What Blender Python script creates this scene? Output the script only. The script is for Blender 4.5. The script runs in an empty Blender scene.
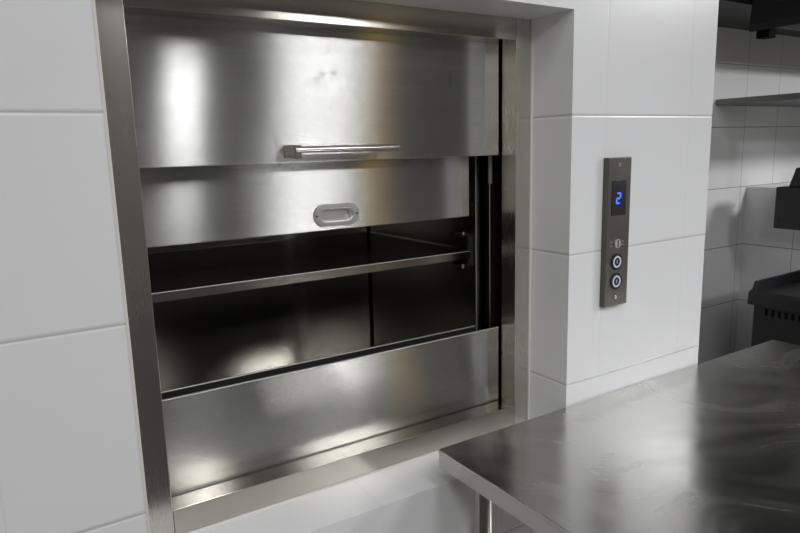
import bpy, bmesh, math, random
from mathutils import Vector, Matrix
random.seed(4)
scene = bpy.context.scene
C = scene.collection

# ------------------------------------------------------------------ materials
def new_mat(name):
    m = bpy.data.materials.new(name); m.use_nodes = True
    nt = m.node_tree; b = nt.nodes['Principled BSDF']
    return m, nt, b

def N(nt, t, **kw):
    n = nt.nodes.new(t)
    for k, v in kw.items(): setattr(n, k, v)
    return n

def math_n(nt, op, a, b=None, c=None):
    n = N(nt, 'ShaderNodeMath', operation=op)
    for i, v in enumerate((a, b, c)):
        if v is None: continue
        if isinstance(v, (int, float)): n.inputs[i].default_value = v
        else: nt.links.new(v, n.inputs[i])
    return n.outputs[0]

def plain(name, col, rough=.5, metal=0., emit=None, strength=0., spec=.5, noise=0.0):
    m, nt, b = new_mat(name)
    b.inputs['Base Color'].default_value = (*col, 1)
    b.inputs['Roughness'].default_value = rough
    b.inputs['Metallic'].default_value = metal
    b.inputs['Specular IOR Level'].default_value = spec
    if emit:
        b.inputs['Emission Color'].default_value = (*emit, 1)
        b.inputs['Emission Strength'].default_value = strength
    if noise:
        g = N(nt, 'ShaderNodeNewGeometry'); t = N(nt, 'ShaderNodeTexNoise'); t.inputs['Scale'].default_value = 9
        t.inputs['Detail'].default_value = 5
        nt.links.new(g.outputs['Position'], t.inputs['Vector'])
        mx = N(nt, 'ShaderNodeMix', data_type='RGBA')
        mx.inputs[6].default_value = (*[c * (1 - noise) for c in col], 1)
        mx.inputs[7].default_value = (*[min(1, c * (1 + noise)) for c in col], 1)
        nt.links.new(t.outputs['Fac'], mx.inputs[0]); nt.links.new(mx.outputs[2], b.inputs['Base Color'])
    return m

def tiles(name, col, grout, offx=.106, offy=None, offz=0., size=.3, rough=.28, spec=.4, bump=.35, gw=.0016, vj=.22):
    """square glazed wall tiles laid on a world grid"""
    m, nt, b = new_mat(name)
    g = N(nt, 'ShaderNodeNewGeometry'); s = N(nt, 'ShaderNodeSeparateXYZ')
    nt.links.new(g.outputs['Position'], s.inputs[0])
    def dist(o, off):
        q = math_n(nt, 'ADD', math_n(nt, 'DIVIDE', math_n(nt, 'SUBTRACT', o, off), size), 100.5)
        q = math_n(nt, 'SUBTRACT', math_n(nt, 'FRACT', q), .5)
        return math_n(nt, 'MULTIPLY', math_n(nt, 'ABSOLUTE', q), size)
    def ramp(d, lo, hi):
        r = N(nt, 'ShaderNodeMapRange', interpolation_type='SMOOTHSTEP')
        r.inputs['From Min'].default_value = lo; r.inputs['From Max'].default_value = hi
        nt.links.new(d, r.inputs['Value']); return r.outputs[0]
    dz = dist(s.outputs[2], offz)
    dv = None
    if offx is not None: dv = dist(s.outputs[0], offx)
    if offy is not None:
        e = dist(s.outputs[1], offy); dv = e if dv is None else math_n(nt, 'MINIMUM', dv, e)
    fac = ramp(dz, gw * .4, gw * 1.5); hgt = ramp(dz, gw * .3, gw * 3.2)
    if dv is not None:
        fac = math_n(nt, 'MINIMUM', fac, math_n(nt, 'MULTIPLY_ADD', ramp(dv, gw * .2, gw * 1.1), vj, 1 - vj))
        hgt = math_n(nt, 'MINIMUM', hgt, math_n(nt, 'MULTIPLY_ADD', ramp(dv, gw * .2, gw * 2.4), vj, 1 - vj))
    no = N(nt, 'ShaderNodeTexNoise'); no.inputs['Scale'].default_value = 2.2; no.inputs['Detail'].default_value = 3
    nt.links.new(g.outputs['Position'], no.inputs['Vector'])
    mxn = N(nt, 'ShaderNodeMix', data_type='RGBA')
    mxn.inputs[6].default_value = (*[c * .955 for c in col], 1); mxn.inputs[7].default_value = (*[c * 1.03 for c in col], 1)
    nt.links.new(no.outputs['Fac'], mxn.inputs[0])
    mx = N(nt, 'ShaderNodeMix', data_type='RGBA')
    mx.inputs[6].default_value = (*grout, 1)
    nt.links.new(mxn.outputs[2], mx.inputs[7]); nt.links.new(fac, mx.inputs[0])
    nt.links.new(mx.outputs[2], b.inputs['Base Color'])
    b.inputs['Roughness'].default_value = rough
    b.inputs['Specular IOR Level'].default_value = spec
    no2 = N(nt, 'ShaderNodeTexNoise'); no2.inputs['Scale'].default_value = 7; no2.inputs['Detail'].default_value = 1
    nt.links.new(g.outputs['Position'], no2.inputs['Vector'])
    h = math_n(nt, 'MULTIPLY_ADD', no2.outputs['Fac'], .12, hgt)
    bp = N(nt, 'ShaderNodeBump'); bp.inputs['Strength'].default_value = bump; bp.inputs['Distance'].default_value = .0025
    nt.links.new(h, bp.inputs['Height']); nt.links.new(bp.outputs[0], b.inputs['Normal'])
    return m

def steel(name, col=(.6, .59, .57), rough=.27, aniso=.95, smear=(0, .35, 1), grain=(1, 60, 420), gbump=.0,
          dirt=.06, rvar=.04, smudge=0., smud_scale=3., prints=(), tilt=0., gmix=.5):
    """brushed stainless steel; smear = direction in which reflections are drawn out"""
    m, nt, b = new_mat(name)
    b.inputs['Metallic'].default_value = 1
    b.inputs['Anisotropic'].default_value = aniso
    g = N(nt, 'ShaderNodeNewGeometry')
    if aniso > 0:
        tv = N(nt, 'ShaderNodeCombineXYZ')
        for i in range(3): tv.inputs[i].default_value = smear[i]
        nt.links.new(tv.outputs[0], b.inputs['Tangent'])
    vm = N(nt, 'ShaderNodeVectorMath', operation='MULTIPLY'); vm.inputs[1].default_value = grain
    nt.links.new(g.outputs['Position'], vm.inputs[0])
    gr = N(nt, 'ShaderNodeTexNoise'); gr.inputs['Scale'].default_value = 1; gr.inputs['Detail'].default_value = 3
    nt.links.new(vm.outputs[0], gr.inputs['Vector'])
    bl = N(nt, 'ShaderNodeTexNoise'); bl.inputs['Scale'].default_value = 7; bl.inputs['Detail'].default_value = 6
    nt.links.new(g.outputs['Position'], bl.inputs['Vector'])
    f = math_n(nt, 'MULTIPLY_ADD', math_n(nt, 'SUBTRACT', gr.outputs['Fac'], .5), gmix, bl.outputs['Fac'])
    mx = N(nt, 'ShaderNodeMix', data_type='RGBA')
    mx.inputs[6].default_value = (*[c * (1 - dirt * 2) for c in col], 1); mx.inputs[7].default_value = (*[min(1, c * (1 + dirt * 2)) for c in col], 1)
    nt.links.new(f, mx.inputs[0]); nt.links.new(mx.outputs[2], b.inputs['Base Color'])
    r = math_n(nt, 'MULTIPLY_ADD', math_n(nt, 'SUBTRACT', f, .5), rvar * 2, rough)
    if prints:
        # greasy finger marks on the sheet
        nf = N(nt, 'ShaderNodeTexNoise'); nf.inputs['Scale'].default_value = 120; nf.inputs['Detail'].default_value = 3
        nt.links.new(g.outputs['Position'], nf.inputs['Vector'])
        tot = None
        for (cx, cz, rx, rz) in prints:
            v = N(nt, 'ShaderNodeVectorMath', operation='SUBTRACT'); v.inputs[1].default_value = (cx, .1735, cz)
            nt.links.new(g.outputs['Position'], v.inputs[0])
            v2 = N(nt, 'ShaderNodeVectorMath', operation='MULTIPLY'); v2.inputs[1].default_value = (1 / rx, 8, 1 / rz)
            nt.links.new(v.outputs[0], v2.inputs[0])
            ln = N(nt, 'ShaderNodeVectorMath', operation='LENGTH'); nt.links.new(v2.outputs[0], ln.inputs[0])
            mk = N(nt, 'ShaderNodeMapRange', interpolation_type='SMOOTHSTEP'); mk.inputs['From Min'].default_value = 1; mk.inputs['From Max'].default_value = .2
            nt.links.new(ln.outputs['Value'], mk.inputs['Value'])
            tot = mk.outputs[0] if tot is None else math_n(nt, 'MAXIMUM', tot, mk.outputs[0])
        pm = math_n(nt, 'MULTIPLY', tot, math_n(nt, 'MULTIPLY', nf.outputs['Fac'], .6))
        mp = N(nt, 'ShaderNodeMix', data_type='RGBA'); mp.inputs[7].default_value = (*[c * .5 for c in col], 1)
        nt.links.new(mx.outputs[2], mp.inputs[6]); nt.links.new(pm, mp.inputs[0]); nt.links.new(mp.outputs[2], b.inputs['Base Color'])
        r = math_n(nt, 'MULTIPLY_ADD', pm, .12, r)
    if smudge:
        # wiped-cloth arcs and dried water streaks
        wn = N(nt, 'ShaderNodeTexNoise'); wn.inputs['Scale'].default_value = 2.1; wn.inputs['Detail'].default_value = 1
        nt.links.new(g.outputs['Position'], wn.inputs['Vector'])
        wc = N(nt, 'ShaderNodeVectorMath', operation='MULTIPLY_ADD'); wc.inputs[1].default_value = (.75, .75, 0)
        nt.links.new(wn.outputs['Color'], wc.inputs[0]); nt.links.new(g.outputs['Position'], wc.inputs[2])
        vr = N(nt, 'ShaderNodeVectorRotate', rotation_type='Z_AXIS'); vr.inputs['Angle'].default_value = .7
        nt.links.new(wc.outputs[0], vr.inputs['Vector'])
        def streak(sc, det):
            v2 = N(nt, 'ShaderNodeVectorMath', operation='MULTIPLY'); v2.inputs[1].default_value = sc
            nt.links.new(vr.outputs[0], v2.inputs[0])
            q = N(nt, 'ShaderNodeTexNoise'); q.inputs['Scale'].default_value = 1; q.inputs['Detail'].default_value = det
            nt.links.new(v2.outputs[0], q.inputs['Vector']); return q.outputs['Fac']
        s1 = math_n(nt, 'SUBTRACT', streak((4, 38, 1), 3), .42); s2 = math_n(nt, 'SUBTRACT', streak((2.2, 9, 1), 3), .40)
        mk = N(nt, 'ShaderNodeMapRange', interpolation_type='SMOOTHSTEP'); mk.inputs['From Min'].default_value = .35; mk.inputs['From Max'].default_value = .68
        nt.links.new(bl.outputs['Fac'], mk.inputs['Value'])
        sw = math_n(nt, 'MULTIPLY_ADD', s1, mk.outputs[0], math_n(nt, 'MULTIPLY', s2, 1.2))
        mc = N(nt, 'ShaderNodeMix', data_type='RGBA'); mc.inputs[6].default_value = (*[c * .80 for c in col], 1); mc.inputs[7].default_value = (*[c * 1.25 for c in col], 1)
        nt.links.new(math_n(nt, 'ADD', sw, .45), mc.inputs[0]); nt.links.new(mc.outputs[2], b.inputs['Base Color'])
        r = math_n(nt, 'MULTIPLY_ADD', sw, smudge, r)
    r = math_n(nt, 'MAXIMUM', r, .04)
    nt.links.new(r, b.inputs['Roughness'])
    if tilt:
        # fine horizontal brushing: each hairline leans a little up or down
        sp = N(nt, 'ShaderNodeSeparateXYZ'); nt.links.new(g.outputs['Position'], sp.inputs[0])
        w1 = N(nt, 'ShaderNodeTexWhiteNoise', noise_dimensions='1D'); w2 = N(nt, 'ShaderNodeTexWhiteNoise', noise_dimensions='1D')
        nt.links.new(math_n(nt, 'MULTIPLY', sp.outputs[2], 9000.), w1.inputs['W']); nt.links.new(math_n(nt, 'MULTIPLY', sp.outputs[2], 7013.), w2.inputs['W'])
        tz = math_n(nt, 'MULTIPLY', math_n(nt, 'SUBTRACT', math_n(nt, 'ADD', w1.outputs['Value'], w2.outputs['Value']), 1.), tilt)
        cz = N(nt, 'ShaderNodeCombineXYZ'); nt.links.new(tz, cz.inputs[2])
        va = N(nt, 'ShaderNodeVectorMath', operation='ADD'); nt.links.new(g.outputs['Normal'], va.inputs[0]); nt.links.new(cz.outputs[0], va.inputs[1])
        vn = N(nt, 'ShaderNodeVectorMath', operation='NORMALIZE'); nt.links.new(va.outputs[0], vn.inputs[0])
        nt.links.new(vn.outputs[0], b.inputs['Normal'])
    if gbump:
        bp = N(nt, 'ShaderNodeBump'); bp.inputs['Strength'].default_value = gbump; bp.inputs['Distance'].default_value = .0004
        nt.links.new(gr.outputs['Fac'], bp.inputs['Height']); nt.links.new(bp.outputs[0], b.inputs['Normal'])
    return m

M = {}
M['tile'] = tiles('white_glazed_tile', (.79, .80, .825), (.54, .54, .54))
M['tile_far'] = tiles('grey_white_tile', (.86, .865, .88), (.2, .18, .18), offy=.05, rough=.25, bump=.25, vj=1.)
M['corner'] = plain('raw_tile_edge', (.72, .70, .65), .6)
M['caulk'] = plain('caulk', (.72, .71, .69), .5)
M['floor'] = tiles('floor_tile', (.07, .068, .064), (.04, .04, .04), offx=.1, offy=.1, rough=.35)
M['paint'] = plain('ceiling_paint', (.62, .61, .58), .8, noise=.03)
M['room'] = plain('grey_room_paint', (.16, .158, .152), .7, noise=.06)
M['room_dark'] = plain('dark_room_paint', (.06, .06, .06), .7, noise=.06)
M['cream'] = plain('cream_paint', (.55, .52, .46), .7, noise=.03)
M['ochre'] = plain('ochre_paint', (.80, .56, .10), .5, noise=.05)
M['brown'] = plain('brown_paint', (.50, .34, .22), .5, noise=.05)
M['shaft'] = plain('dark_shaft_board', (.018, .018, .018), .85, noise=.2)
M['door'] = steel('door_brushed_steel', (.58, .58, .575), rough=.21, aniso=1.0, dirt=.045, rvar=.003, tilt=.37, gmix=1.8,
                  prints=((-.479, .729, .006, .010), (-.468, .689, .012, .010), (-.494, .682, .010, .010), (-.507, .673, .010, .012),
                          (-.241, .740, .008, .006), (-.205, .727, .010, .008), (-.190, .683, .005, .030), (-.288, .700, .008, .006)))
M['frame_v'] = steel('upright_brushed_steel', (.62, .60, .555), rough=.27, aniso=.5, smear=(1, .5, 0), grain=(300, 300, 3), dirt=.035, rvar=.015)
M['frame_h'] = steel('crosswise_brushed_steel', (.55, .52, .465), rough=.17, aniso=.7, smear=(0, .35, 1), grain=(2, 300, 300))
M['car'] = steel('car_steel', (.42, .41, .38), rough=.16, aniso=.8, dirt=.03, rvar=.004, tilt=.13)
M['edge'] = steel('edge_highlight_steel', (.85, .85, .84), rough=.5, aniso=0, dirt=.01, rvar=.01)  # paler steel standing in for light caught on sheet edges
M['post'] = steel('dull_post_steel', (.32, .295, .26), rough=.35, aniso=0)
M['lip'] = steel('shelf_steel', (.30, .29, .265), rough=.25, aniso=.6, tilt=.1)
M['chrome'] = steel('polished_steel', (.72, .71, .69), rough=.16, aniso=0, dirt=.02, rvar=.02)
M['pull'] = steel('satin_steel', (.72, .72, .71), rough=.38, aniso=0, dirt=.02, rvar=.02)
M['table'] = steel('table_steel', (.50, .495, .48), rough=.20, aniso=.5, smear=(0, 1, .2), grain=(3, 60, 1), dirt=.05, rvar=.02, smudge=.26)
M['table_edge'] = steel('table_edge_steel', (.55, .53, .50), rough=.25, aniso=0, dirt=.05)
M['plate'] = steel('dark_hairline_steel', (.13, .125, .112), rough=.36, aniso=.6, grain=(300, 300, 2))
M['black'] = plain('black_plastic', (.012, .012, .014), .25)
M['display'] = plain('display_glass', (.006, .006, .012), .12)
M['blue'] = plain('blue_digit', (.02, .05, .4), .4, emit=(.03, .07, 1.0), strength=3.2)
M['ring'] = plain('pale_button_ring', (.55, .58, .66), .35, emit=(.6, .7, 1), strength=.06)
M['mark'] = plain('pale_printed_mark', (.32, .32, .32), .5)
M['red'] = plain('dark_red_paint', (.022, .003, .005), .6)
M['rubber'] = plain('grey_nylon', (.30, .30, .29), .5)
M['iron'] = plain('black_enamel', (.018, .018, .018), .42, noise=.15)
M['iron_top'] = plain('blackened_griddle_iron', (.02, .02, .023), .32, noise=.2)
M['hood'] = plain('dull_dark_steel', (.035, .035, .036), .4, metal=.3, noise=.15)
M['hood_in'] = plain('near_black_metal', (.004, .004, .0045), .7, spec=.1)  # near-black finish for duct, slots and corner strips
M['shelf'] = steel('dull_shelf_steel', (.20, .195, .175), rough=.4, aniso=0)

# ------------------------------------------------------------------ mesh helpers
def BM(): return bmesh.new()

def box(bm, x0, x1, y0, y1, z0, z1, bev=0., seg=2):
    t = bmesh.new()
    vs = [t.verts.new((x, y, z)) for x in (x0, x1) for y in (y0, y1) for z in (z0, z1)]
    for f in ((0,1,3,2), (4,6,7,5), (0,4,5,1), (2,3,7,6), (0,2,6,4), (1,5,7,3)): t.faces.new([vs[i] for i in f])
    bmesh.ops.recalc_face_normals(t, faces=t.faces)
    if bev: bmesh.ops.bevel(t, geom=list(t.edges), offset=bev, segments=seg, profile=.5, affect='EDGES')
    merge(bm, t); return bm

def merge(bm, t, mat=None):
    if mat is not None: bmesh.ops.transform(t, matrix=mat, verts=t.verts)
    me = bpy.data.meshes.new('tmp'); t.to_mesh(me); t.free(); bm.from_mesh(me); bpy.data.meshes.remove(me)

def prism(bm, pts, axis, a0, a1, bev=0.):
    """extrude a 2-D outline along an axis ('x': pts are (y,z); 'y': (x,z); 'z': (x,y))"""
    t = bmesh.new()
    def P(p, a): return {'x': (a, p[0], p[1]), 'y': (p[0], a, p[1]), 'z': (p[0], p[1], a)}[axis]
    lo = [t.verts.new(P(p, a0)) for p in pts]; hi = [t.verts.new(P(p, a1)) for p in pts]
    t.faces.new(lo); t.faces.new(hi[::-1])
    for i in range(len(pts)):
        j = (i + 1) % len(pts); t.faces.new((lo[i], hi[i], hi[j], lo[j]))
    bmesh.ops.recalc_face_normals(t, faces=t.faces)
    if bev: bmesh.ops.bevel(t, geom=list(t.edges), offset=bev, segments=2, profile=.5, affect='EDGES')
    merge(bm, t); return bm

def cyl(bm, p0, p1, r, n=24, r2=None, bev=0.):
    p0 = Vector(p0); p1 = Vector(p1); d = p1 - p0
    t = bmesh.new()
    bmesh.ops.create_cone(t, cap_ends=True, segments=n, radius1=r, radius2=r if r2 is None else r2, depth=d.length)
    if bev: bmesh.ops.bevel(t, geom=[e for e in t.edges if len(e.link_faces) == 2 and any(len(f.verts) > 4 for f in e.link_faces)], offset=bev, segments=2, profile=.5, affect='EDGES')
    q = d.to_track_quat('Z', 'Y').to_matrix().to_4x4()
    merge(bm, t, Matrix.Translation((p0 + p1) / 2) @ q); return bm

def ring(bm, c, r0, r1, y0, y1, n=32):
    """flat ring facing -Y"""
    t = bmesh.new(); rows = []
    for (r, y) in ((r0, y0), (r1, y0), (r1, y1), (r0, y1)):
        rows.append([t.verts.new((c[0] + r * math.cos(a), y, c[1] + r * math.sin(a))) for a in [2 * math.pi * i / n for i in range(n)]])
    for k in range(4):
        A, B = rows[k], rows[(k + 1) % 4]
        for i in range(n): t.faces.new((A[i], A[(i + 1) % n], B[(i + 1) % n], B[i]))
    bmesh.ops.recalc_face_normals(t, faces=t.faces)
    merge(bm, t); return bm

def stadium(cx, cz, w, h, n=14):
    r = h / 2; a = w / 2 - r; out = []
    for i in range(n + 1):
        t = -math.pi / 2 + math.pi * i / n; out.append((cx + a + r * math.cos(t), cz + r * math.sin(t)))
    for i in range(n + 1):
        t = math.pi / 2 + math.pi * i / n; out.append((cx - a + r * math.cos(t), cz + r * math.sin(t)))
    return out

ROOT = {}
def thing(name, label, cat, loc, group=None):
    o = bpy.data.objects.new(name, None); C.objects.link(o); o.empty_display_size = .05
    o.location = loc; o['label'] = label; o['category'] = cat
    if group: o['group'] = group
    ROOT[o.name] = Vector(loc); return o

def obj(name, bm, mat, parent=None, label=None, smooth=True):
    me = bpy.data.meshes.new(name)
    o = bpy.data.objects.new(name, me); C.objects.link(o)
    if parent is not None:
        off = ROOT[parent.name]; ROOT[o.name] = off; o.parent = parent
        bmesh.ops.translate(bm, vec=-off, verts=bm.verts)
    bm.to_mesh(me); bm.free()
    me.materials.append(mat)
    if smooth:
        for p in me.polygons: p.use_smooth = True
        me.set_sharp_from_angle(angle=math.radians(50))
        wn = o.modifiers.new('even_normals', 'WEIGHTED_NORMAL'); wn.weight = 100; wn.keep_sharp = True
    if label: o['label'] = label
    return o

def struct(name, bm, mat):
    o = obj(name, bm, mat, smooth=False); o['kind'] = 'structure'; return o

# ------------------------------------------------------------------ dimensions (metres; y = 0 is the tiled wall face)
FL, CE = -.90, 1.70
XL, ZB, ZT = -.9095, -.131, .812          # opening in the tiled wall
FY, FY2 = .122, .171                       # front and back of the steel frame
JL, JR = -.850, -.046                      # inner edges of the jambs
SZ, HZ = -.078, .766                       # sill top, header underside

# ------------------------------------------------------------------ the setting
struct('wall_front_left', box(BM(), -2.4, XL, 0, .17, FL, CE), M['tile'])
struct('wall_front_right', box(BM(), 0, .5, 0, .17, FL, CE), M['tile'])
struct('wall_front_below', box(BM(), XL, 0, 0, .17, FL, ZB), M['tile'])
struct('wall_front_above', box(BM(), XL, 0, 0, .17, ZT, CE), M['tile'])
struct('floor', box(BM(), -2.4, 4.4, -5.2, 1.2, FL - .1, FL), M['floor'])
struct('ceiling', box(BM(), -2.4, 4.4, -5.2, 1.2, CE, CE + .1), M['paint'])
struct('wall_far', box(BM(), .3, 4.4, .90, 1.0, FL, CE), M['tile_far'])
struct('wall_low', box(BM(), 2.262, 2.60, -2.0, .90, FL, .297), M['tile_far'])
b = BM()
box(b, -1.15, .22, 1.05, 1.10, FL, CE); box(b, -1.15, -1.05, .17, 1.05, FL, CE); box(b, .12, .22, .17, 1.05, FL, CE)
struct('wall_shaft', b, M['shaft'])
struct('wall_left', box(BM(), -2.5, -2.4, -5.2, .17, FL, CE), M['cream'])
struct('wall_right', box(BM(), 4.4, 4.5, -5.2, 1.0, FL, CE), M['room'])
struct('wall_back', box(BM(), -2.4, 4.4, -5.3, -5.2, FL, CE), M['room'])
struct('trim_1', box(BM(), XL - .0035, XL + .0006, -.0008, FY, ZB, ZT), M['corner'])
b = BM()
box(b, -.0035, .0004, FY - .004, FY, ZB, ZT); box(b, XL, 0, FY - .003, FY, ZB, ZB + .0025)
struct('trim_2', b, M['caulk'])

struct('pale_reflection_post', box(BM(), .13, .21, -5.2, -5.05, FL, CE), M['cream'])  # added unseen post, mirrored as a pale strip in the doors
struct('ochre_reflection_slab', box(BM(), 2.12, 2.26, -4.26, -4.20, FL, CE), M['ochre'])  # added unseen slab, gives the ochre band mirrored in the doors
struct('brown_reflection_slab', box(BM(), 2.26, 2.42, -4.26, -4.205, FL, CE), M['brown'])  # added unseen slab for the brown band of the same reflection

# ------------------------------------------------------------------ the dumbwaiter front
dw = thing('dumbwaiter', 'stainless steel dumbwaiter hatch with half-raised sliding doors recessed in white tiles', 'dumbwaiter', (-.45, .15, ZB))
b = BM(); box(b, XL, JL, FY, FY2, ZB, ZT, .0012)
obj('jamb', b, M['frame_v'], dw)
b = BM(); box(b, JR, 0, FY, FY2 - .001, ZB, ZT, .0012)
obj('jamb', b, M['frame_v'], dw)
b = BM(); box(b, JL + .0006, JR - .0006, FY, FY2, HZ, ZT, .0012)
obj('header', b, M['frame_h'], dw)
b = BM(); box(b, JL + .0006, JR - .0006, FY, FY2 - .002, ZB, SZ, .0012)
obj('sill', b, M['frame_h'], dw)

DY = .1735
b = BM(); box(b, JL - .03, -.0512, DY, DY + .010, .5185, ZT - .003, .0018)
box(b, JL - .03, -.0512, DY + .0099, DY + .016, .5185, .53, .001)
d1 = obj('sliding_door', b, M['door'], dw, 'upper brushed steel door leaf with a projecting bar handle')
b = BM()
cyl(b, (-.577, .130, .543), (-.354, .130, .543), .0066, 28, bev=.0012)
obj('bar_handle', b, M['chrome'], d1)
b = BM(); prism(b, [(-.580, .528), (-.564, .528), (-.564, .552), (-.580, .552)], 'y', .1285, DY - .0002, .001)
obj('handle_post', b, M['post'], d1)
b = BM(); prism(b, [(-.371, .538), (-.360, .538), (-.360, .548), (-.371, .548)], 'y', .1305, DY - .0002, .001)
obj('handle_post', b, M['post'], d1)

Y2 = .222
# inner leaf: a sheet with a stadium-shaped pocket for the flush pull
px, pz = -.452, .4085
b = BM()
t = bmesh.new()
X0, X1, Z0, Z1, bv = JL - .03, -.1005, .3775, .806, .0014
hole = stadium(px, pz, .078, .028)
def loop(pts, y): 
    vs = [t.verts.new((x, y, z)) for x, z in pts]
    return vs, [t.edges.new((vs[i], vs[(i + 1) % len(vs)])) for i in range(len(vs))]
rect = lambda m: [(X0 + m, Z0 + m), (X1 - m, Z0 + m), (X1 - m, Z1 - m), (X0 + m, Z1 - m)]
fo, fe = loop(rect(bv), Y2); fh, he = loop(hole, Y2)
bmesh.ops.triangle_fill(t, use_beauty=True, use_dissolve=False, edges=fe + he)
mo, _ = loop(rect(0), Y2 + bv); bo, be = loop(rect(0), Y2 + .012); bh, bhe = loop(hole, Y2 + .012)
bmesh.ops.triangle_fill(t, use_beauty=True, use_dissolve=False, edges=be + bhe)
for A, B in ((fo, mo), (mo, bo), (fh, bh)):
    for i in range(len(A)):
        k = (i + 1) % len(A); t.faces.new((A[i], A[k], B[k], B[i]))
bmesh.ops.recalc_face_normals(t, faces=t.faces); merge(b, t)
d2 = obj('sliding_door', b, M['door'], dw, 'lower-hanging inner steel door leaf with an oval flush pull')
# flush pull: raised oval rim, sloping pocket, dark floor
b = BM()
outs = [(stadium(px, pz, .107, .047), Y2 - .0003), (stadium(px, pz, .105, .045), Y2 - .0032), (stadium(px, pz, .080, .030), Y2 - .0036),
        (stadium(px, pz, .0765, .0265), Y2 - .0030), (stadium(px, pz, .075, .0250), Y2 + .006), (stadium(px, pz, .070, .020), Y2 + .0095)]
t = bmesh.new(); rows = [[t.verts.new((x, y, z)) for x, z in o] for o, y in outs]
for A, B in zip(rows, rows[1:]):
    for i in range(len(A)):
        j = (i + 1) % len(A); t.faces.new((A[i], A[j], B[j], B[i]))
t.faces.new(rows[-1])
bmesh.ops.recalc_face_normals(t, faces=t.faces); merge(b, t)
obj('flush_pull', b, M['pull'], d2, 'shiny oval flush pull')
for k in (-1, 1):
    b = BM(); cyl(b, (px + k * .0465, Y2 - .0042, pz), (px + k * .0465, Y2 - .0030, pz), .0022, 12)
    obj('pull_screw', b, M['iron'], d2)

b = BM(); box(b, JL - .03, -.0512, DY, DY + .009, ZB + .004, .1075, .0016)
lp = obj('lower_panel', b, M['door'], dw, 'lowered brushed steel door leaf behind the sill')
b = BM(); box(b, JL - .03, -.085, Y2, Y2 + .006, ZB + .004, .1055, .0012)
ip = obj('inner_lower_panel', b, M['iron'], dw)  # black finish stands in for the shade in the gap before this leaf
b = BM(); box(b, JL - .03, -.0512, DY - .0002, DY + .006, .1062, .1082, .0007); obj('fold_highlight', b, M['edge'], lp, 'pale highlight strip on the folded top edge')  # highlight along the fold put in as a paler strip
b = BM(); box(b, JL - .03, -.085, Y2 - .0002, Y2 + .0045, .1040, .1062, .0007); obj('fold_highlight', b, M['edge'], ip, 'pale highlight strip on the folded top edge')  # same painted highlight on the inner leaf

# guide rod and red channel beside the doors
b = BM(); cyl(b, (-.0225, .240, ZB + .002), (-.0225, .240, ZT - .002), .0017, 10)
rod = obj('guide_rod', b, M['chrome'], dw)
b = BM(); cyl(b, (-.0215, .240, .450), (-.0215, .240, .62), .0052, 18, bev=.0008)
obj('rod_sleeve', b, M['rubber'], rod)
b = BM(); prism(b, [(-.011, .243), (.020, .243), (.020, .270), (.014, .270), (.014, .249), (-.005, .249), (-.005, .270), (-.011, .270)], 'z', .086, .478)
obj('guide_channel', b, M['red'], dw, 'dark red guide channel')

# ------------------------------------------------------------------ the car
CX0, CX1, CY0, CY1, CZ0, CZ1 = -.850, -.050, .262, .800, -.11, .86
car = thing('dumbwaiter_car', 'dark steel dumbwaiter car with one shelf, standing open behind the half-raised doors', 'dumbwaiter car', (-.45, .53, CZ0))
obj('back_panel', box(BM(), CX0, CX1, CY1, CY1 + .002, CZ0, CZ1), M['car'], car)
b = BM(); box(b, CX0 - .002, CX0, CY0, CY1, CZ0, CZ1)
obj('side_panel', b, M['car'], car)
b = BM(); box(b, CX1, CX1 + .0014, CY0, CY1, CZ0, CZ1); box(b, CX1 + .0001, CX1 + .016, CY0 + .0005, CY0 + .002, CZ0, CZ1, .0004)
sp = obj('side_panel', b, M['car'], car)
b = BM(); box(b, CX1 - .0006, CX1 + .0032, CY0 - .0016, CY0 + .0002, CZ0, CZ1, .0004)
obj('edge_strip', b, M['edge'], sp, 'pale highlight strip on the front edge')  # bright line of the car edge drawn as a paler strip
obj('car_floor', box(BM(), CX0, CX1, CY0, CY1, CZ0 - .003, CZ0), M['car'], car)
obj('corner_strip', box(BM(), CX1 - .0045, CX1 - .0002, CY1 - .0045, CY1 - .0002, CZ0, CZ1), M['hood_in'], car, 'dark rear corner seam')  # dark strip drawn in to mark the corner line
obj('corner_strip', box(BM(), CX0 + .0002, CX0 + .0045, CY1 - .0045, CY1 - .0002, CZ0, CZ1), M['hood_in'], car)
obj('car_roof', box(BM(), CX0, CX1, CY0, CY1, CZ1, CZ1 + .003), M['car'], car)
b = BM(); SY = .267; S1 = CX1 - .014
box(b, CX0 + .006, S1, SY, CY1 - .01, .2825, .2845)
box(b, CX0 + .006, S1, SY - .0008, SY + .0012, .2665, .2850, .0006); box(b, CX0 + .006, S1, SY + .001, SY + .014, .2665, .2678)
shf = obj('car_shelf', b, M['lip'], car, 'steel shelf with a turned-down front lip')
b = BM()
box(b, CX1 - .003, CX1 - .0004, SY + .004, SY + .42, .245, .262, .0006)
box(b, CX1 - .0135, CX1 - .0004, SY + .006, SY + .018, .246, .320, .001)
box(b, CX1 - .030, CX1 - .0004, SY + .012, SY + .05, .320, .326, .001); box(b, CX1 - .030, CX1 - .0004, SY + .012, SY + .05, .245, .250, .001)
e2 = BM(); box(e2, CX0 + .006, S1, SY - .0011, SY + .0022, .2838, .2853, .0005); obj('fold_highlight', e2, M['edge'], shf, 'bright front edge')  # shelf edge highlight put in as a paler strip
br = obj('shelf_bracket', b, M['iron'], car, 'dark shelf bracket at the right end of the shelf')
b = BM(); cyl(b, (CX1 - .026, SY + .010, .3255), (CX1 - .026, SY + .010, .333), .004, 12); obj('bolt', b, M['chrome'], br)
b = BM(); cyl(b, (CX1 - .026, SY + .014, .241), (CX1 - .026, SY + .014, .2505), .003, 12); obj('bolt', b, M['rubber'], br)
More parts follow.
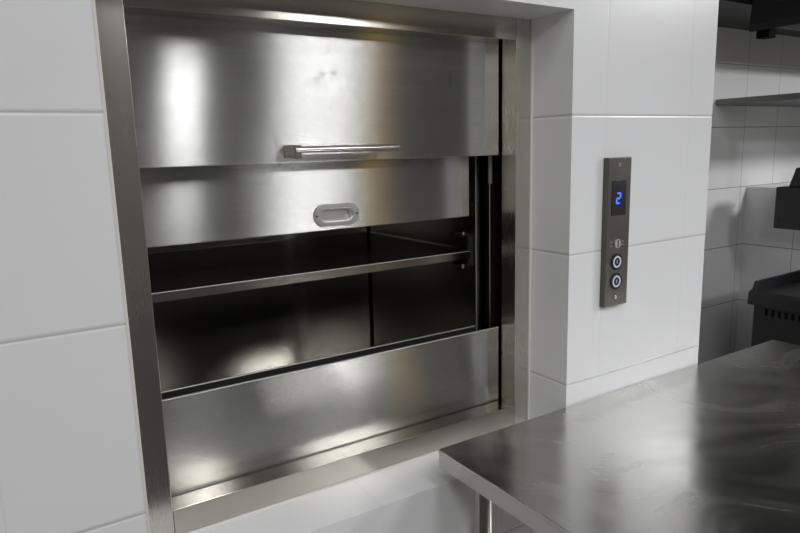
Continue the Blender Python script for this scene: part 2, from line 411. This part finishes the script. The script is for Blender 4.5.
for z in (.19, .265):
    b = BM(); cyl(b, (CX1 + .009, CY0 - .0006, z), (CX1 + .009, CY0 + .0006, z), .0026, 12); obj('side_screw', b, M['hood'], car)

# ------------------------------------------------------------------ the call panel
PX0, PX1, PZ0, PZ1, PY = .102, .180, .168, .508, -.014
cp = thing('call_panel', 'narrow dark steel lift call panel with a blue digit on the white tiled wall', 'control panel', (.141, 0, PZ0))
b = BM(); box(b, PX0, PX1, PY, .0005, PZ0, PZ1, .0016)
fp = obj('faceplate', b, M['plate'], cp)
b = BM(); box(b, .116, .164, PY - .0008, PY + .001, .378, .457, .0004)
dp = obj('display', b, M['display'], cp, 'black display window')
def segs(cx, cz, w, h, t, on, sl, y):
    bb = BM()
    def bar(x0, z0, x1, z1):
        f = lambda x, z: (cx + x + sl * z, cz + z)
        if abs(z0 - z1) < 1e-6:
            pts = [f(x0, z0), f(x0 + t / 2, z0 - t / 2), f(x1 - t / 2, z0 - t / 2), f(x1, z0), f(x1 - t / 2, z0 + t / 2), f(x0 + t / 2, z0 + t / 2)]
        else:
            pts = [f(x0, z0), f(x0 + t / 2, z0 + t / 2), f(x0 + t / 2, z1 - t / 2), f(x0, z1), f(x0 - t / 2, z1 - t / 2), f(x0 - t / 2, z0 + t / 2)]
        prism(bb, pts, 'y', y - .0006, y)
    W, H = w / 2, h / 2
    S = {'a': (-W, H, W, H), 'g': (-W, 0, W, 0), 'd': (-W, -H, W, -H), 'b': (W, 0, W, H), 'c': (W, -H, W, 0), 'f': (-W, 0, -W, H), 'e': (-W, -H, -W, 0)}
    for k in on: bar(*S[k])
    return bb
obj('digit', segs(.138, .417, .0115, .0225, .0036, 'abged', .10, PY - .0008), M['blue'], dp, 'glowing blue figure 2')
def button(z, digit):
    b = BM(); cyl(b, (.1395, PY - .0018, z), (.1395, PY + .001, z), .0195, 36, bev=.0006)
    bt = obj('button', b, M['black'], cp)
    obj('button_ring', ring(BM(), (.1395, z), 0.0095, .0138, PY - .0026, PY - .0016), M['ring'], bt)
    if digit == '1': s = segs(.1355, z, .008, .0085, .0020, 'bc', 0, PY - .0018)
    else: s = segs(.1395, z, .0055, .0085, .0017, 'abged', 0, PY - .0018)
    obj('button_mark', s, M['ring'], bt)
button(.2715, '1'); button(.2260, '1')
b = BM(); cyl(b, (.1395, PY - .003, .314), (.1395, PY + .001, .314), .0105, 32, r2=.0115, bev=.0006)
kl = obj('key_lock', b, M['chrome'], cp)
b = BM(); box(b, .1383, .1407, PY - .0036, PY - .0028, .306, .322)
obj('keyhole', b, M['black'], kl)
for x in (.1165, .1545):
    for z in (.318, .310):
        b = BM(); box(b, x, x + .009, PY - .0002, PY + .0002, z - .0008, z + .0008); obj('printed_mark', b, M['mark'], cp)
for z in (.491, .189):
    b = BM(); cyl(b, (.139, PY - .0022, z), (.139, PY + .001, z), .0042, 20, r2=.0052, bev=.0008)
    obj('panel_screw', b, M['chrome'], cp)

# ------------------------------------------------------------------ the worktable
TX0, TX1, TY0, TY1, TZ = -.3635, .868, -.72, -.004, -.050
tb = thing('worktable', 'large stainless steel worktable with wiped, smeared top standing against the tiled wall', 'table', (.25, -.37, FL))
b = BM(); box(b, TX0, TX1, TY0, TY1, TZ - .010, TZ, .0015, 2)
top = obj('tabletop', b, M['table'], tb)
b = BM(); e = .0008
box(b, TX0 + e, TX0 + .013, TY0 + e, TY1 - e, TZ - .038, TZ - .004, .0015); box(b, TX1 - .013, TX1 - e, TY0 + e, TY1 - e, TZ - .038, TZ - .004, .0015)
box(b, TX0 + .012, TX1 - .012, TY0 + e, TY0 + .013, TZ - .038, TZ - .004, .0015); box(b, TX0 + .012, TX1 - .012, TY1 - .013, TY1 - e, TZ - .038, TZ - .004, .0015)
obj('top_edge', b, M['table_edge'], tb, 'turned-down steel edge of the top')
for x in (TX0 + .073, TX1 - .073):
    for y in (TY0 + .06, TY1 - .052):
        b = BM(); cyl(b, (x, y, FL + .06), (x, y, TZ - .0101), .0185, 28)
        lg = obj('leg', b, M['table_edge'], tb)
        b = BM(); cyl(b, (x, y, FL), (x, y, FL + .06), .012, 20, r2=.019)
        obj('foot', b, M['rubber'], lg)
b = BM(); box(b, TX0 + .06, TX1 - .06, TY0 + .05, TY1 - .045, FL + .18, FL + .205, .002)
obj('undershelf', b, M['table_edge'], tb)

# ------------------------------------------------------------------ the kitchen beyond the wall end
RX, RY = 1.60, .470
rg = thing('griddle_range', 'black griddle range with raised side guard behind the worktable corner', 'range', (1.92, .05, FL))
b = BM(); box(b, RX + .02, 2.24, -.55, RY, FL + .12, -.140, .003)
body = obj('body', b, M['iron'], rg)
b = BM()
for k in range(9):
    y = RY - .055 - k * .0265; box(b, RX + .0185, RX + .022, y - .0055, y + .0055, -.185, -.158)
obj('vent_slots', b, M['hood_in'], body, 'row of vent slots under the rim')
b = BM(); prism(b, [(RX, -.147), (RX + .004, -.100), (RX + .016, -.086), (2.24, -.086), (2.24, -.141), (RX + .006, -.141)], 'y', -.56, RY + .018, .002)
obj('griddle_top', b, M['iron_top'], rg)
b = BM(); prism(b, [(RX + .018, -.087), (RX + .036, -.050), (2.24, -.046), (2.24, -.087)], 'y', RY - .003, RY + .012, .002)
obj('side_guard', b, M['iron_top'], rg)
b = BM(); prism(b, [(2.225, -.087), (2.24, -.087), (2.24, -.010), (2.225, -.010)], 'y', -.55, RY - .0035, .002)
obj('rear_guard', b, M['iron_top'], rg)
for y in (-.5, .42):
    for x in (1.68, 2.18):
        b = BM(); cyl(b, (x, y, FL), (x, y, FL + .121), .022, 16); obj('leg', b, M['iron'], rg)

sx = 2.06
sl = thing('wall_grill', 'black box grill fixed to the low tiled wall above the range', 'grill', (2.16, .4, .13))
b = BM(); box(b, sx, 2.2615, -.15, .645, .122, .316, .004)
body = obj('housing', b, M['iron'], sl)
for z in (.165, .265):
    b = BM(); cyl(b, (sx - .006, .627, z), (sx + .001, .627, z), .006, 14); obj('knob', b, M['hood'], sl)
b = BM(); prism(b, [(-.15, .316), (.605, .316), (.578, .405), (-.15, .405)], 'x', sx + .03, 2.24, .004)
obj('top_housing', b, M['iron'], sl)

ws = thing('wall_shelf', 'long grey steel shelf high on the tiled kitchen wall', 'shelf', (2.5, .65, .70))
b = BM(); box(b, 1.945, 3.3, .30, .899, .703, .731, .002)
obj('shelf_board', b, M['shelf'], ws)
b = BM(); cyl(b, (2.02, .505, .4055), (2.02, .505, .7035), .013, 14)
obj('shelf_post', b, M['shelf'], ws, 'upright post under the shelf')

hd = thing('extractor_hood', 'dark extractor hood with slatted filters over the range', 'hood', (2.2, 0, .95))
b = BM()
prism(b, [(1.55, .985), (1.56, 1.075), (1.66, 1.20), (1.66, CE - .01), (1.68, CE - .01), (1.68, 1.19), (1.575, 1.06), (1.575, .985)], 'y', -.1, .53, .002)
prism(b, [(1.575, .985), (2.9, .985), (2.9, CE - .01), (1.68, CE - .01), (1.68, 1.20), (1.575, 1.07)], 'y', .515, .53)
obj('canopy', b, M['hood'], hd)
b = BM(); box(b, 1.55, 1.575, -.1, .53, .955, .9855, .002)
obj('grease_lip', b, M['hood'], hd)
b = BM()
for k in range(9):
    y = .47 - k * .06
    prism(b, [(1.60, 1.10), (1.605, 1.092), (2.6, 1.50), (2.6, 1.51)], 'y', y - .02, y)
obj('filter_slats', b, M['shelf'], hd)
b = BM(); cyl(b, (1.585, .42, .975), (1.585, -.08, .975), .011, 14)
obj('light_tube', b, M['rubber'], hd)
b = BM(); box(b, 1.55, 1.60, .45, .50, .925, .956, .002)
obj('lip_end', b, M['hood_in'], hd)
dk = thing('exhaust_duct', 'black exhaust duct boxed in beneath the ceiling beside the extractor hood', 'duct', (2.4, .7, 1.08))
b = BM(); box(b, 1.3, 3.2, .535, .899, 1.078, CE - .005, .004)
obj('duct_box', b, M['hood_in'], dk)
b = BM(); box(b, 1.3, 3.2, .545, .899, 1.062, 1.0785, .002)
obj('duct_flange', b, M['iron'], dk)

# ------------------------------------------------------------------ lamps and added fill lights
def area(name, loc, sx, sy, power, col=(1, 1, 1), rot=(0, 0, 0)):
    l = bpy.data.lights.new(name, 'AREA'); l.shape = 'RECTANGLE'; l.size = sx; l.size_y = sy; l.energy = power; l.color = col
    o = bpy.data.objects.new(name, l); C.objects.link(o); o.location = loc; o.rotation_euler = rot; return o
area('panel_and_fill_light', (1.11, -3.0, CE - .02), .64, .62, 41)
area('panel_and_fill_light', (-1.35, -2.2, CE - .02), .6, .6, 28)  # added fill for the left wall, kept clear of the door reflections
area('panel_and_fill_light', (2.95, -1.75, CE - .02), .6, .6, 82)  # added fill to brighten kitchen and right wall, not mirrored in the doors
area('ceiling_tube_light', (-.30, -1.25, CE - .02), .15, 1.6, 12, rot=(0, 0, math.atan(.238)))
w = bpy.data.worlds.new('world'); scene.world = w; w.use_nodes = True
w.node_tree.nodes['Background'].inputs[0].default_value = (.5, .5, .52, 1)
w.node_tree.nodes['Background'].inputs[1].default_value = .05

# ------------------------------------------------------------------ camera
cd = bpy.data.cameras.new('camera'); co = bpy.data.objects.new('camera', cd); C.objects.link(co)
cd.sensor_width = 36; cd.lens = 648.548569 / 800 * 36; cd.clip_start = .02
co.location = (-1.06153905, -.98739673, .541037743)
R = Matrix(((0.84309923, 0.11829379, -0.52458581), (-0.53711462, 0.13753455, -0.8322212), (-0.02629792, 0.98340776, 0.1794926)))
co.rotation_euler = R.to_euler()
scene.camera = co

scene.view_settings.view_transform = 'Standard'
scene.view_settings.look = 'None'
scene.view_settings.exposure = 0
scene.cycles.max_bounces = 12; scene.cycles.glossy_bounces = 8; scene.cycles.diffuse_bounces = 5
scene.cycles.use_denoising = True
